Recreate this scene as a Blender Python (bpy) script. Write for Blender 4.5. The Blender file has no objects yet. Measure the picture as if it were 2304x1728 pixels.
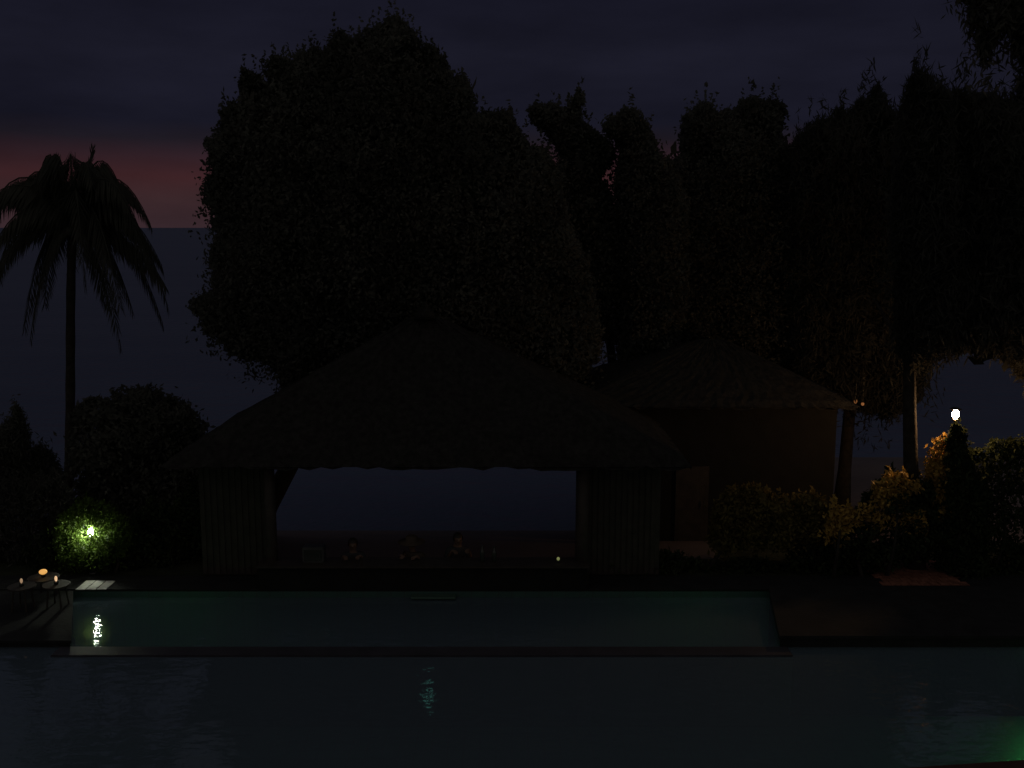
import bpy, bmesh, math, random
import numpy as np
from mathutils import Vector, Matrix
random.seed(7); RNG = np.random.default_rng(11)
C = bpy.context.scene.collection
S = bpy.context.scene
R = math.radians
def s2l(c):
    return tuple(((v/255+.055)/1.055)**2.4 if v > 10 else v/255/12.92 for v in c)

# ------------------------------------------------------------------ camera
CH, FPX, PITCH = 8.0, 1005.0, math.atan(156.4/1005)
cd = bpy.data.cameras.new('camera'); cam = bpy.data.objects.new('camera', cd); C.objects.link(cam)
cam.location = (0, 0, CH); cam.rotation_euler = (R(90)-PITCH, 0, 0)
cd.sensor_width = 36; cd.lens = FPX/1024*36; cd.clip_end = 60000; cd.clip_start = .1
S.camera = cam
S.render.resolution_x = 1024; S.render.resolution_y = 768
S.view_settings.view_transform = 'Standard'; S.view_settings.look = 'None'
S.view_settings.exposure = 0; S.view_settings.gamma = 1

# ------------------------------------------------------------------ world: sky after sunset
W = bpy.data.worlds.new('World'); S.world = W; W.use_nodes = True
nt = W.node_tree; nt.nodes.clear(); N = nt.nodes.new; L = nt.links.new
def wmath(op, a, b=None, c=None):
    n = N('ShaderNodeMath'); n.operation = op
    for i, v in enumerate((a, b, c)):
        if v is None: continue
        if isinstance(v, (int, float)): n.inputs[i].default_value = v
        else: L(v, n.inputs[i])
    return n.outputs[0]
tc = N('ShaderNodeTexCoord'); sx = N('ShaderNodeSeparateXYZ'); L(tc.outputs['Generated'], sx.inputs[0])
mp = N('ShaderNodeMapping'); mp.inputs['Scale'].default_value = (3.2, 3.2, 13); L(tc.outputs['Generated'], mp.inputs[0])
nz = N('ShaderNodeTexNoise'); nz.inputs['Scale'].default_value = 1.7; nz.inputs['Detail'].default_value = 5; nz.inputs['Roughness'].default_value = .55
L(mp.outputs[0], nz.inputs['Vector'])
nzf = nz.outputs['Fac']
zz = wmath('ADD', sx.outputs[2], wmath('MULTIPLY', wmath('SUBTRACT', nzf, .5), .016))
ramp = N('ShaderNodeValToRGB'); cr = ramp.color_ramp; cr.interpolation = 'LINEAR'
stops = [(0.0, (56,40,45)), (.028, (55,37,40)), (.048, (58,33,36)), (.066, (46,30,36)), (.082, (29,25,33)), (.098, (23,23,35)),
         (.16, (25,25,37)), (.21, (22,22,34)), (.30, (36,40,54)), (.42, (50,54,70)), (.56, (62,64,72)), (.8, (76,75,74)), (1.0, (79,77,75))]  # upper stops, out of view, raised as added ambient fill
while len(cr.elements) < len(stops): cr.elements.new(.5)
for e, (p, c) in zip(cr.elements, stops):
    e.position = p; e.color = (*s2l(c), 1)
L(zz, ramp.inputs[0])
# drifting cloud brightness
mr = N('ShaderNodeMapRange'); mr.inputs[1].default_value = .3; mr.inputs[2].default_value = .7; mr.inputs[3].default_value = .78; mr.inputs[4].default_value = 1.2
L(nzf, mr.inputs[0])
mul = N('ShaderNodeMix'); mul.data_type = 'RGBA'; mul.blend_type = 'MULTIPLY'; mul.inputs[0].default_value = 1
L(ramp.outputs[0], mul.inputs[6]); L(mr.outputs[0], mul.inputs[7])
# the unseen sky behind the viewer is added ambient fill, bright and neutral
bk = N('ShaderNodeMapRange'); bk.interpolation_type = 'SMOOTHSTEP'
bk.inputs[1].default_value = .25; bk.inputs[2].default_value = -.55; bk.inputs[3].default_value = 0; bk.inputs[4].default_value = 1
L(sx.outputs[1], bk.inputs[0])
mix = N('ShaderNodeMix'); mix.data_type = 'RGBA'; L(bk.outputs[0], mix.inputs[0])
L(mul.outputs[2], mix.inputs[6]); mix.inputs[7].default_value = (*s2l((84, 81, 78)), 1)
bg = N('ShaderNodeBackground'); bg.inputs[1].default_value = 1.0; L(mix.outputs[2], bg.inputs[0])
wo = N('ShaderNodeOutputWorld'); L(bg.outputs[0], wo.inputs[0])

# ------------------------------------------------------------------ pixel -> world helpers (2304 x 1728 source pixels)
CP, SP = math.cos(PITCH), math.sin(PITCH)
def ray(px, py):
    u = (px/2.25-512)/FPX; v = (384-py/2.25)/FPX
    return Vector((u, CP+v*SP, -SP+v*CP))
def PY(px, py, Y):
    d = ray(px, py); k = Y/d.y; return Vector((d.x*k, Y, CH+d.z*k))
def PZ(px, py, z):
    d = ray(px, py); k = (z-CH)/d.z; return Vector((d.x*k, d.y*k, z))

# ------------------------------------------------------------------ materials
MATS = {}
def mat(name, col, rough=.8, spec=.3, noise=.25, nscale=3.0, bump=0, bscale=20, metal=0, emit=None, estr=0, transl=0, coat=0):
    if name in MATS: return MATS[name]
    m = bpy.data.materials.new(name); m.use_nodes = True; t = m.node_tree; b = t.nodes['Principled BSDF']
    b.inputs['Roughness'].default_value = rough; b.inputs['Metallic'].default_value = metal
    b.inputs['Specular IOR Level'].default_value = spec; b.inputs['Coat Weight'].default_value = coat
    tcn = t.nodes.new('ShaderNodeTexCoord'); n = t.nodes.new('ShaderNodeTexNoise'); n.inputs['Scale'].default_value = nscale; n.inputs['Detail'].default_value = 6
    t.links.new(tcn.outputs['Object'], n.inputs['Vector'])
    r = t.nodes.new('ShaderNodeValToRGB')
    r.color_ramp.elements[0].position = .3; r.color_ramp.elements[1].position = .7
    r.color_ramp.elements[0].color = (*[c*(1-noise) for c in col], 1); r.color_ramp.elements[1].color = (*[min(1, c*(1+noise)) for c in col], 1)
    t.links.new(n.outputs['Fac'], r.inputs[0]); t.links.new(r.outputs[0], b.inputs['Base Color'])
    if bump:
        n2 = t.nodes.new('ShaderNodeTexNoise'); n2.inputs['Scale'].default_value = bscale; n2.inputs['Detail'].default_value = 5
        t.links.new(tcn.outputs['Object'], n2.inputs['Vector'])
        bp = t.nodes.new('ShaderNodeBump'); bp.inputs['Strength'].default_value = bump; bp.inputs['Distance'].default_value = .05
        t.links.new(n2.outputs['Fac'], bp.inputs['Height']); t.links.new(bp.outputs[0], b.inputs['Normal'])
    if emit:
        b.inputs['Emission Color'].default_value = (*emit, 1); b.inputs['Emission Strength'].default_value = estr
    if transl:
        tr = t.nodes.new('ShaderNodeBsdfTranslucent'); t.links.new(r.outputs[0], tr.inputs[0])
        mx = t.nodes.new('ShaderNodeMixShader'); mx.inputs[0].default_value = transl
        t.links.new(b.outputs[0], mx.inputs[1]); t.links.new(tr.outputs[0], mx.inputs[2])
        t.links.new(mx.outputs[0], t.nodes['Material Output'].inputs[0])
    MATS[name] = m; return m
M_leaf = mat('broad_leaf', (.092, .092, .08), .95, .03, .35, .6, transl=.45)
M_leaf2 = mat('dark_leaf', (.092, .092, .08), .95, .03, .35, .6, transl=.45)
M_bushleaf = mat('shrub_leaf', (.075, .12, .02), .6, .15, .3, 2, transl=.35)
M_goldlit = mat('lamplit_gold_leaf', (.42, .27, .07), .6, .2, .3, 2, transl=.35)  # lit copy of the shrub leaf, lamp's gold glow put into its colour
M_shaded = mat('shaded_shrub_leaf', (.035, .045, .022), .9, .05, .3, 2, transl=.3)  # shaded copy of the shrub leaf, darkened where lamplight falls short
M_amberlit = mat('lamplit_amber_leaf', (.13, .10, .035), .8, .1, .3, 2, transl=.35)  # amber of the lamplight put into the leaf colour
M_needle = mat('needle', (.062, .062, .055), .95, .03, .3, .6, transl=.45)
M_palm = mat('palm_leaf', (.085, .086, .074), .9, .05, .25, 1, transl=.45)
M_bark = mat('bark', (.035, .030, .026), .9, .1, .35, 6, bump=.6, bscale=14)
M_thatch = mat('thatch', (.026, .025, .024), .95, .05, .35, 8, bump=.8, bscale=30)
M_wood = mat('dark_wood', (.035, .028, .024), .6, .3, .3, 5, bump=.2, bscale=25)
M_stone = mat('slate_paving', (.018, .018, .019), .8, .15, .25, 2.5, bump=.3, bscale=12)
M_wall = mat('bar_wall', (.012, .0115, .0115), .9, .2, .2, 3, bump=.2)
M_grass = mat('lawn', (.03, .034, .022), .95, .05, .3, 1.5, bump=.6, bscale=25)
M_sand = mat('wet_sand', (.10, .078, .08), .9, .2, .2, .4, bump=.4, bscale=6)
M_metal = mat('dull_metal', (.12, .12, .12), .4, .5, .1, 5, metal=.8)
M_cloth_a = mat('dark_cloth', (.05, .05, .055), .9, .1, .2, 8)
M_cloth_b = mat('brown_cloth', (.07, .055, .045), .9, .1, .2, 8)
M_skin = mat('skin', (.16, .1, .075), .6, .3, .1, 8)
M_hair = mat('hair', (.02, .016, .014), .5, .3, .1, 20)
M_glassy = mat('dark_glass', (.03, .035, .03), .1, .6, .1, 5)
M_teal = mat('lamp_teal', (.5, .6, .6), .4, .3, 0, 5, emit=(.25, 1.0, .85), estr=.8)
M_white = mat('lamp_green_white', (.8, .8, .8), .4, .3, 0, 5, emit=(.95, 1.0, .80), estr=170)
M_warm = mat('lamp_warm', (.8, .7, .6), .4, .3, 0, 5, emit=(1.0, .56, .24), estr=560)
M_flame = mat('candle_flame', (.8, .5, .2), .4, .3, 0, 5, emit=(1.0, .5, .13), estr=.75)
M_flame2 = mat('candle_flame_pale', (.8, .6, .4), .4, .3, 0, 5, emit=(1.0, .62, .35), estr=.8)
M_wax = mat('candle_glass_green', (.5, .6, .3), .3, .4, 0, 5, emit=(.55, .6, .22), estr=.25)

def water_mat(name, tint, ws, strength, rough):
    m = bpy.data.materials.new(name); m.use_nodes = True; t = m.node_tree; t.nodes.clear()
    o = t.nodes.new('ShaderNodeOutputMaterial'); g = t.nodes.new('ShaderNodeBsdfGlossy'); g.inputs['Roughness'].default_value = rough
    tr = t.nodes.new('ShaderNodeBsdfTransparent'); tr.inputs[0].default_value = (*tint, 1)
    fr = t.nodes.new('ShaderNodeFresnel'); fr.inputs[0].default_value = 1.33
    mx = t.nodes.new('ShaderNodeMixShader'); tcn = t.nodes.new('ShaderNodeTexCoord')
    mpn = t.nodes.new('ShaderNodeMapping'); mpn.inputs['Scale'].default_value = (1, 1.6, 1)
    n1 = t.nodes.new('ShaderNodeTexNoise'); n1.inputs['Scale'].default_value = ws; n1.inputs['Detail'].default_value = 3; n1.inputs['Roughness'].default_value = .45
    t.links.new(tcn.outputs['Object'], mpn.inputs[0]); t.links.new(mpn.outputs[0], n1.inputs['Vector'])
    bp = t.nodes.new('ShaderNodeBump'); bp.inputs['Strength'].default_value = strength; bp.inputs['Distance'].default_value = .05
    t.links.new(n1.outputs['Fac'], bp.inputs['Height'])
    for s in (g, fr): t.links.new(bp.outputs[0], s.inputs['Normal'])
    df = t.nodes.new('ShaderNodeBsdfDiffuse'); df.inputs[0].default_value = (.125, .168, .22, 1)
    mk = t.nodes.new('ShaderNodeMixShader'); mk.inputs[0].default_value = .52; t.links.new(tr.outputs[0], mk.inputs[1]); t.links.new(df.outputs[0], mk.inputs[2])
    t.links.new(fr.outputs[0], mx.inputs[0]); t.links.new(mk.outputs[0], mx.inputs[1]); t.links.new(g.outputs[0], mx.inputs[2])
    t.links.new(mx.outputs[0], o.inputs[0]); return m
M_pool = water_mat('pool_water', (.70, .86, .84), 2.6, .30, .012)

def tile_mat():
    m = bpy.data.materials.new('pool_tile'); m.use_nodes = True; t = m.node_tree; b = t.nodes['Principled BSDF']
    tcn = t.nodes.new('ShaderNodeTexCoord'); br = t.nodes.new('ShaderNodeTexBrick'); br.offset = 0
    br.inputs['Color1'].default_value = (.03, .07, .065, 1); br.inputs['Color2'].default_value = (.035, .08, .07, 1); br.inputs['Mortar'].default_value = (.04, .05, .05, 1)
    br.inputs['Scale'].default_value = 1; br.inputs['Brick Width'].default_value = .3; br.inputs['Row Height'].default_value = .3; br.inputs['Mortar Size'].default_value = .01
    t.links.new(tcn.outputs['Object'], br.inputs['Vector']); t.links.new(br.outputs['Color'], b.inputs['Base Color']); b.inputs['Roughness'].default_value = .5
    return m
M_tile = tile_mat()
def sea_mat():
    m = bpy.data.materials.new('sea_water'); m.use_nodes = True; t = m.node_tree; b = t.nodes['Principled BSDF']
    b.inputs['Roughness'].default_value = .35; b.inputs['Specular IOR Level'].default_value = .10
    tcn = t.nodes.new('ShaderNodeTexCoord'); mpn = t.nodes.new('ShaderNodeMapping'); mpn.inputs['Scale'].default_value = (.02, .09, 1)
    n1 = t.nodes.new('ShaderNodeTexNoise'); n1.inputs['Scale'].default_value = 1; n1.inputs['Detail'].default_value = 8
    t.links.new(tcn.outputs['Object'], mpn.inputs[0]); t.links.new(mpn.outputs[0], n1.inputs['Vector'])
    r = t.nodes.new('ShaderNodeValToRGB'); r.color_ramp.elements[0].position = .3; r.color_ramp.elements[1].position = .7
    r.color_ramp.elements[0].color = (.046, .060, .108, 1); r.color_ramp.elements[1].color = (.062, .078, .132, 1)
    t.links.new(n1.outputs['Fac'], r.inputs[0]); t.links.new(r.outputs[0], b.inputs['Base Color'])
    n2 = t.nodes.new('ShaderNodeTexNoise'); n2.inputs['Scale'].default_value = .9; n2.inputs['Detail'].default_value = 4
    t.links.new(tcn.outputs['Object'], n2.inputs['Vector'])
    bp = t.nodes.new('ShaderNodeBump'); bp.inputs['Strength'].default_value = .5; bp.inputs['Distance'].default_value = .3
    t.links.new(n2.outputs['Fac'], bp.inputs['Height']); t.links.new(bp.outputs[0], b.inputs['Normal'])
    return m
M_sea = sea_mat()

# ------------------------------------------------------------------ object helpers
def link(name, me, m, parent=None, loc=None):
    o = bpy.data.objects.new(name, me); C.objects.link(o)
    if m: me.materials.append(m)
    if parent: o.parent = parent
    if loc is not None: o.location = loc
    return o
def obj(name, bm, m, parent=None, smooth=False):
    me = bpy.data.meshes.new(name); bmesh.ops.recalc_face_normals(bm, faces=bm.faces); bm.to_mesh(me); bm.free()
    if smooth:
        for p in me.polygons: p.use_smooth = True
    return link(name, me, m, parent)
def tag(o, label=None, cat=None, group=None, kind=None):
    for k, v in (('label', label), ('category', cat), ('group', group), ('kind', kind)):
        if v: o[k] = v
    return o
def thing(name, loc, label, cat, group=None, rz=0):
    o = bpy.data.objects.new(name, None); C.objects.link(o); o.location = loc; o.rotation_euler = (0, 0, rz); o.empty_display_size = .2
    return tag(o, label, cat, group)
def struct(o): o['kind'] = 'structure'; return o
def box(bm, x0, x1, y0, y1, z0, z1, bev=0):
    r = bmesh.ops.create_cube(bm, size=1)
    for v in r['verts']:
        v.co = Vector((x0+(v.co.x+.5)*(x1-x0), y0+(v.co.y+.5)*(y1-y0), z0+(v.co.z+.5)*(z1-z0)))
    if bev:
        es = list({e for v in r['verts'] for e in v.link_edges}); bmesh.ops.bevel(bm, geom=es, offset=bev, segments=2, affect='EDGES')
def tube(bm, pts, rads, seg=8, cap=True):
    rings = []
    n = len(pts); pts = [Vector(p) for p in pts]
    for i, p in enumerate(pts):
        d = (pts[min(i+1, n-1)]-pts[max(i-1, 0)]).normalized()
        a = d.orthogonal().normalized() if abs(d.z) < .95 else Vector((1, 0, 0)); a = (a-d*a.dot(d)).normalized()
        if abs(d.z) >= .3: a = Vector((1, 0, 0)); a = (a-d*a.dot(d)).normalized()
        b = d.cross(a)
        rings.append([bm.verts.new(p+(a*math.cos(2*math.pi*k/seg)+b*math.sin(2*math.pi*k/seg))*rads[i]) for k in range(seg)])
    for i in range(n-1):
        for k in range(seg):
            bm.faces.new((rings[i][k], rings[i][(k+1) % seg], rings[i+1][(k+1) % seg], rings[i+1][k]))
    if cap:
        bm.faces.new(rings[0][::-1]); bm.faces.new(rings[-1])
def lathe(bm, prof, c=(0, 0, 0), seg=24):
    c = Vector(c); rings = []
    for r, z in prof:
        rings.append([bm.verts.new(c+Vector((max(r, .0005)*math.cos(2*math.pi*k/seg), max(r, .0005)*math.sin(2*math.pi*k/seg), z))) for k in range(seg)])
    for i in range(len(rings)-1):
        for k in range(seg): bm.faces.new((rings[i][k], rings[i][(k+1) % seg], rings[i+1][(k+1) % seg], rings[i+1][k]))
    bm.faces.new(rings[0][::-1]); bm.faces.new(rings[-1])
def polyface(bm, pts):
    bm.faces.new([bm.verts.new(p) for p in pts])

# ------------------------------------------------------------------ foliage
def quads_mesh(name, V, m, parent):
    n = len(V)//4
    me = bpy.data.meshes.new(name); me.vertices.add(4*n); me.vertices.foreach_set('co', V.astype(np.float32).ravel())
    me.loops.add(4*n); me.loops.foreach_set('vertex_index', np.arange(4*n, dtype=np.int32))
    me.polygons.add(n); me.polygons.foreach_set('loop_start', np.arange(0, 4*n, 4, dtype=np.int32))
    me.update(calc_edges=True); return link(name, me, m, parent)
def leaf_quads(P, ln, wd, up=.3, out=None):
    """pointed, slightly random leaf blades at the points P"""
    n = len(P)
    d = RNG.normal(size=(n, 3)); d[:, 2] += up*1.5
    if out is not None: d += out
    d /= np.linalg.norm(d, axis=1)[:, None]
    s = np.cross(d, RNG.normal(size=(n, 3))); s /= np.linalg.norm(s, axis=1)[:, None]
    l = ln*RNG.uniform(.6, 1.3, n)[:, None]; w = wd*RNG.uniform(.7, 1.2, n)[:, None]
    V = np.empty((n, 4, 3)); V[:, 0] = P-d*l*.5; V[:, 1] = P+s*w*.5-d*l*.08; V[:, 2] = P+d*l*.5; V[:, 3] = P-s*w*.5-d*l*.08
    return V.reshape(-1, 3)
def inpoly(x, z, poly):
    c = np.zeros(len(x), bool); j = len(poly)-1
    for i in range(len(poly)):
        xi, zi = poly[i]; xj, zj = poly[j]
        cond = ((zi > z) != (zj > z)) & (x < (xj-xi)*(z-zi)/((zj-zi) or 1e-9)+xi); c ^= cond; j = i
    return c
def edgedist(x, z, poly):
    D = np.full(len(x), 1e9); j = len(poly)-1
    for i in range(len(poly)):
        a = np.array(poly[j]); b = np.array(poly[i]); ab = b-a; L2 = (ab**2).sum() or 1e-9
        t = np.clip(((x-a[0])*ab[0]+(z-a[1])*ab[1])/L2, 0, 1)
        D = np.minimum(D, np.hypot(x-a[0]-t*ab[0], z-a[1]-t*ab[1])); j = i
    return D
def canopy(root, px_poly, Y, thick, n, ln, wd, m, clump=.35, up=.3, rough_edge=.18, spikes=0, name='crown', upright=1.0, hole=None):
    """a crown filling the volume whose outline is px_poly at distance Y: clumps of leaf blades, ragged rim"""
    poly = [(PY(x, y, Y).x, PY(x, y, Y).z) for x, y in px_poly]
    A = np.array(poly); lo = A.min(0); hi = A.max(0)
    nc = max(30, n//28); xs = []; zs = []
    while len(xs) < nc:
        x = RNG.uniform(lo[0], hi[0], nc*2); z = RNG.uniform(lo[1], hi[1], nc*2)
        k = inpoly(x, z, poly); x = x[k]; z = z[k]; xs.extend(x); zs.extend(z)
    x = np.array(xs[:nc]); z = np.array(zs[:nc])
    xr = RNG.uniform(lo[0], hi[0], nc*3); zr = RNG.uniform(lo[1], hi[1], nc*3); k = inpoly(xr, zr, poly); xr = xr[k]; zr = zr[k]
    dr = edgedist(xr, zr, poly); k = dr < .3; xr = xr[k][:nc//3]; zr = zr[k][:nc//3]; x = np.concatenate([x, xr]); z = np.concatenate([z, zr]); nt_ = len(x)
    d = edgedist(x, z, poly)
    Rm = min(hi[0]-lo[0], hi[1]-lo[1])*.42
    prof = np.sqrt(np.clip(1-(1-np.clip(d/Rm, 0, 1))**2, 0.03, 1))
    y = RNG.uniform(-1, 1, nt_)*prof*thick
    sig = np.minimum(clump, d*.42+.045)
    reps = n//nc
    X = np.repeat(np.stack([x, y, z], 1), reps, 0); sg = np.repeat(sig, reps)[:, None]
    P = X+RNG.normal(size=X.shape)*sg*np.array([.8, .9, .8*upright])
    if spikes:   # ragged shoots all along the rim
        seg = []; L_ = 0
        for i in range(len(poly)):
            a = np.array(poly[i-1]); b = np.array(poly[i]); seg.append((a, b, np.linalg.norm(b-a))); L_ += seg[-1][2]
        Q = []
        for a, b, l in seg:
            for _ in range(max(1, int(spikes*l))):
                t = RNG.uniform(); p = a+(b-a)*t; hh = RNG.uniform(.1, rough_edge*2.2)
                k = 24; tt = RNG.uniform(-1.8, 1, k)
                yy = RNG.uniform(-.25, .25)*thick
                lean = RNG.normal()*.25
                Q.append(np.stack([p[0]+tt*hh*lean+RNG.normal(size=k)*.035*(1.25-tt), yy+RNG.normal(size=k)*.05, p[1]+tt*hh*upright+RNG.normal(size=k)*.02], 1))
        P = np.concatenate([P]+Q)
    P[:, 1] += Y
    if hole is not None:
        keep = np.ones(len(P), bool); A0 = np.array(lamp); B0 = np.array(PZ(210, 1314, .03)); ab = B0-A0; tt = np.clip((P-A0)@ab/(ab@ab), 0, 1.3)
        keep &= np.linalg.norm(P-A0-tt[:, None]*ab, axis=1) > .06+.10*tt
        for (hx, hy, hr) in hole:
            h = PY(hx, hy, Y); vec = P-np.array(h); keep &= ~((np.hypot(vec[:, 0], vec[:, 2]) < hr) & (vec[:, 1] < .1))
        P = P[keep]
    lw_ = np.array(PY(2150, 932, 23.2)); 
    if m is M_needle: P = P[np.linalg.norm((P-lw_)*np.array([1, .6, 1]), axis=1) > 1.7]
    L0 = np.array(root.location); P -= L0
    V = leaf_quads(P, ln, wd, up)
    if thick > 1:      # larger leaf sprays deep inside the crown
        k = d > .55; nd = int(k.sum()); rr = 5
        Q = np.repeat(np.stack([x[k], y[k]*.55, z[k]], 1), rr, 0)+RNG.normal(size=(nd*rr, 3))*.2; Q[:, 1] += Y; Q -= L0
        V = np.concatenate([V, leaf_quads(Q, .42, .24, up)])
    return quads_mesh(name, V, m, root)
def trunk(root, base, top, r0, r1, limbs=5, reach=1.5, bend=.3, name='trunk', m=None):
    bm = bmesh.new(); base = Vector(base); top = Vector(top); L0 = root.location; pts = []; n = 8
    side = Vector((random.uniform(-1, 1), random.uniform(-1, 1), 0))*bend
    for i in range(n+1):
        t = i/n; pts.append(base.lerp(top, t)+side*math.sin(t*math.pi)-L0)
    rads = [r0*(1-t/n)+r1*t/n for t in range(n+1)]; rads[0] *= 1.35
    tube(bm, pts, rads, 10)
    for k in range(limbs):
        t = random.uniform(.45, .95); i = int(t*n); p = pts[i]; a = random.uniform(0, 2*math.pi)
        d = Vector((math.cos(a), math.sin(a), random.uniform(.6, 1.4))).normalized()*reach*random.uniform(.6, 1.1)
        q = p+d*.5+Vector((0, 0, -.05)); tube(bm, [p, q, p+d+Vector((0, 0, .15))], [rads[i]*.6, rads[i]*.42, rads[i]*.18], 6)
    return obj(name, bm, m or M_bark, root, True)

# ================================================================== SETTING
WZ = -.15                                    # pool water level
PF, PN = 21.42, 13.9                        # far and near pool edges
BF = PZ(1765, 1456, WZ).y                    # front of the two side terraces
XL = PZ(140, 1456, WZ).x-.03; XR = PZ(1767, 1456, WZ).x+.03
# land: one sheet with an opening for the pool, sloping down to the beach behind
bm = bmesh.new()
def gq(x0, x1, y0, y1, z0=0, z1=None):
    z1 = z0 if z1 is None else z1
    polyface(bm, [(x0, y0, z0), (x1, y0, z0), (x1, y1, z1), (x0, y1, z1)])
gq(-900, 900, -300, PN); gq(-900, -15, PN, PF); gq(15, 900, PN, PF)
gq(-900, 900, PF, 23.6); gq(5.2, 900, 23.6, 26.0, 0, -.35)
bmesh.ops.remove_doubles(bm, verts=bm.verts, dist=.001)
struct(obj('garden_ground', bm, M_grass))
bm = bmesh.new()
gq(-900, 5.2, 23.6, 26.0, 0, -.35); gq(-900, 7, 26.0, 31.5, -.35, -1.5); gq(7, 900, 26, 36, -.35, -.6); gq(7, 900, 36, 43, -.6, -1.6)
struct(obj('beach', bm, M_sand))
bm = bmesh.new(); polyface(bm, [(-30000, 24, -1.05), (30000, 24, -1.05), (30000, 45000, -1.05), (-30000, 45000, -1.05)])
struct(obj('sea', bm, M_sea))
# pool basin
bm = bmesh.new()
box(bm, -15.3, 15.3, PN-.3, PF+.3, -1.9, -1.6)
box(bm, -15.3, 15.3, PF, PF+.3, -1.6, -.012); box(bm, -15.3, 15.3, PN-.3, PN, -1.6, -.012)
box(bm, -15.3, -15, PN, PF, -1.6, -.012); box(bm, 15, 15.3, PN, PF, -1.6, -.012)
struct(obj('pool_basin', bm, M_tile))
bm = bmesh.new(); polyface(bm, [(-14.998, PN+.002, WZ), (14.998, PN+.002, WZ), (14.998, PF-.002, WZ), (-14.998, PF-.002, WZ)])
struct(obj('pool_water', bm, M_pool))
# submerged wall with a coping that parts the far bay from the main pool
d1 = PZ(1000, 1474, -.11).y; d2 = PZ(1000, 1456, -.11).y
bm = bmesh.new(); box(bm, XL+.003, XR-.003, d1+.03, d2+.02, -1.58, WZ-.052)

box(bm, XL+.003, XR-.003, d1, d2+.05, WZ-.05, -.115, .015)
struct(obj('pool_step', bm, mat('step_stone', (.036, .034, .044), .5, .3, .2, 2)))
# side terraces standing out into the pool
XLb = PZ(140, 1346, 0).x; XRb = PZ(1745, 1346, 0).x; XLf = PZ(140, 1456, 0).x; XRf = PZ(1767, 1456, 0).x
for sgn, zt in ((-1, .004), (1, .10)):
    bm = bmesh.new()
    for z0, z1, o in ((-1.59, zt-.06, 0), (zt-.06, zt, .04)):
        xb, xf = (XLb+o, XLf+o) if sgn < 0 else (XRb-o, XRf-o); X = 15*sgn
        lo_ = [bm.verts.new(v) for v in ((X, BF-o, z0), (xf, BF-o, z0), (xb, PF+.02, z0), (X, PF+.02, z0))]
        hi_ = [bm.verts.new(v) for v in ((X, BF-o, z1), (xf, BF-o, z1), (xb, PF+.02, z1), (X, PF+.02, z1))]
        bm.faces.new(lo_); bm.faces.new(hi_)
        for i in range(4): bm.faces.new((lo_[i], lo_[(i+1) % 4], hi_[(i+1) % 4], hi_[i]))
    struct(obj('pool_terrace', bm, M_stone))
# far paving strip and near coping
bm = bmesh.new(); box(bm, -15, 15, PF+.02, 22.35, .004, .03, .006)
struct(obj('paving', bm, M_stone))
bp0 = PZ(1985, 1318, .03); bp1 = PZ(2112, 1262, .03)
bm = bmesh.new()
for i in range(9):
    for j in range(7):
        w_ = (bp1.x-bp0.x)/9; h_ = (bp1.y-bp0.y)/7; o_ = (j % 2)*w_*.5
        if i == 8 and o_: continue
        box(bm, bp0.x+i*w_+o_+.008, bp0.x+(i+1)*w_+o_-.008, bp0.y+j*h_+.008, bp0.y+(j+1)*h_-.008, .031 if bp0.y+j*h_ < 22.35 else .0, .045+random.uniform(-.004, .004))
struct(obj('brick_path', bm, mat('red_brick', (.2, .085, .06), .8, .2, .4, 9)))
sa = PZ(168, 1328, .03); sb = PZ(262, 1307, .03)  # slabs made pale only where the lamp's pool of light falls
bm = bmesh.new()
for i in range(3): w_ = (sb.x-sa.x)/3; box(bm, sa.x+i*w_+.01, sa.x+(i+1)*w_-.01, sa.y+.01*i, sb.y-.015*((i*7) % 3), .031, .045, .006)
struct(obj('lamplight_patch', bm, mat('lamplight_pale', (.6, .6, .56), .6, .3, .2, 6)))
bm = bmesh.new(); a = PZ(2050, 1722, .02); b = PZ(2304, 1706, .02); e = (b-a)/(b.x-a.x)
pts = [(x, a.y+(x-a.x)*e.y) for x in (a.x-.3, 14.9)]
polyface(bm, [(pts[0][0], pts[0][1]-2.5, .02), (pts[1][0], pts[1][1]-2.5, .02), (pts[1][0], pts[1][1], .02), (pts[0][0], pts[0][1]-.06, .02)])
r = bmesh.ops.extrude_face_region(bm, geom=bm.faces[:]); bmesh.ops.translate(bm, vec=(0, 0, -.4), verts=[v for v in r['geom'] if isinstance(v, bmesh.types.BMVert)])
struct(obj('near_coping', bm, mat('terracotta_coping', (.055, .026, .022), .7, .2, .2, 4)))

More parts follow.
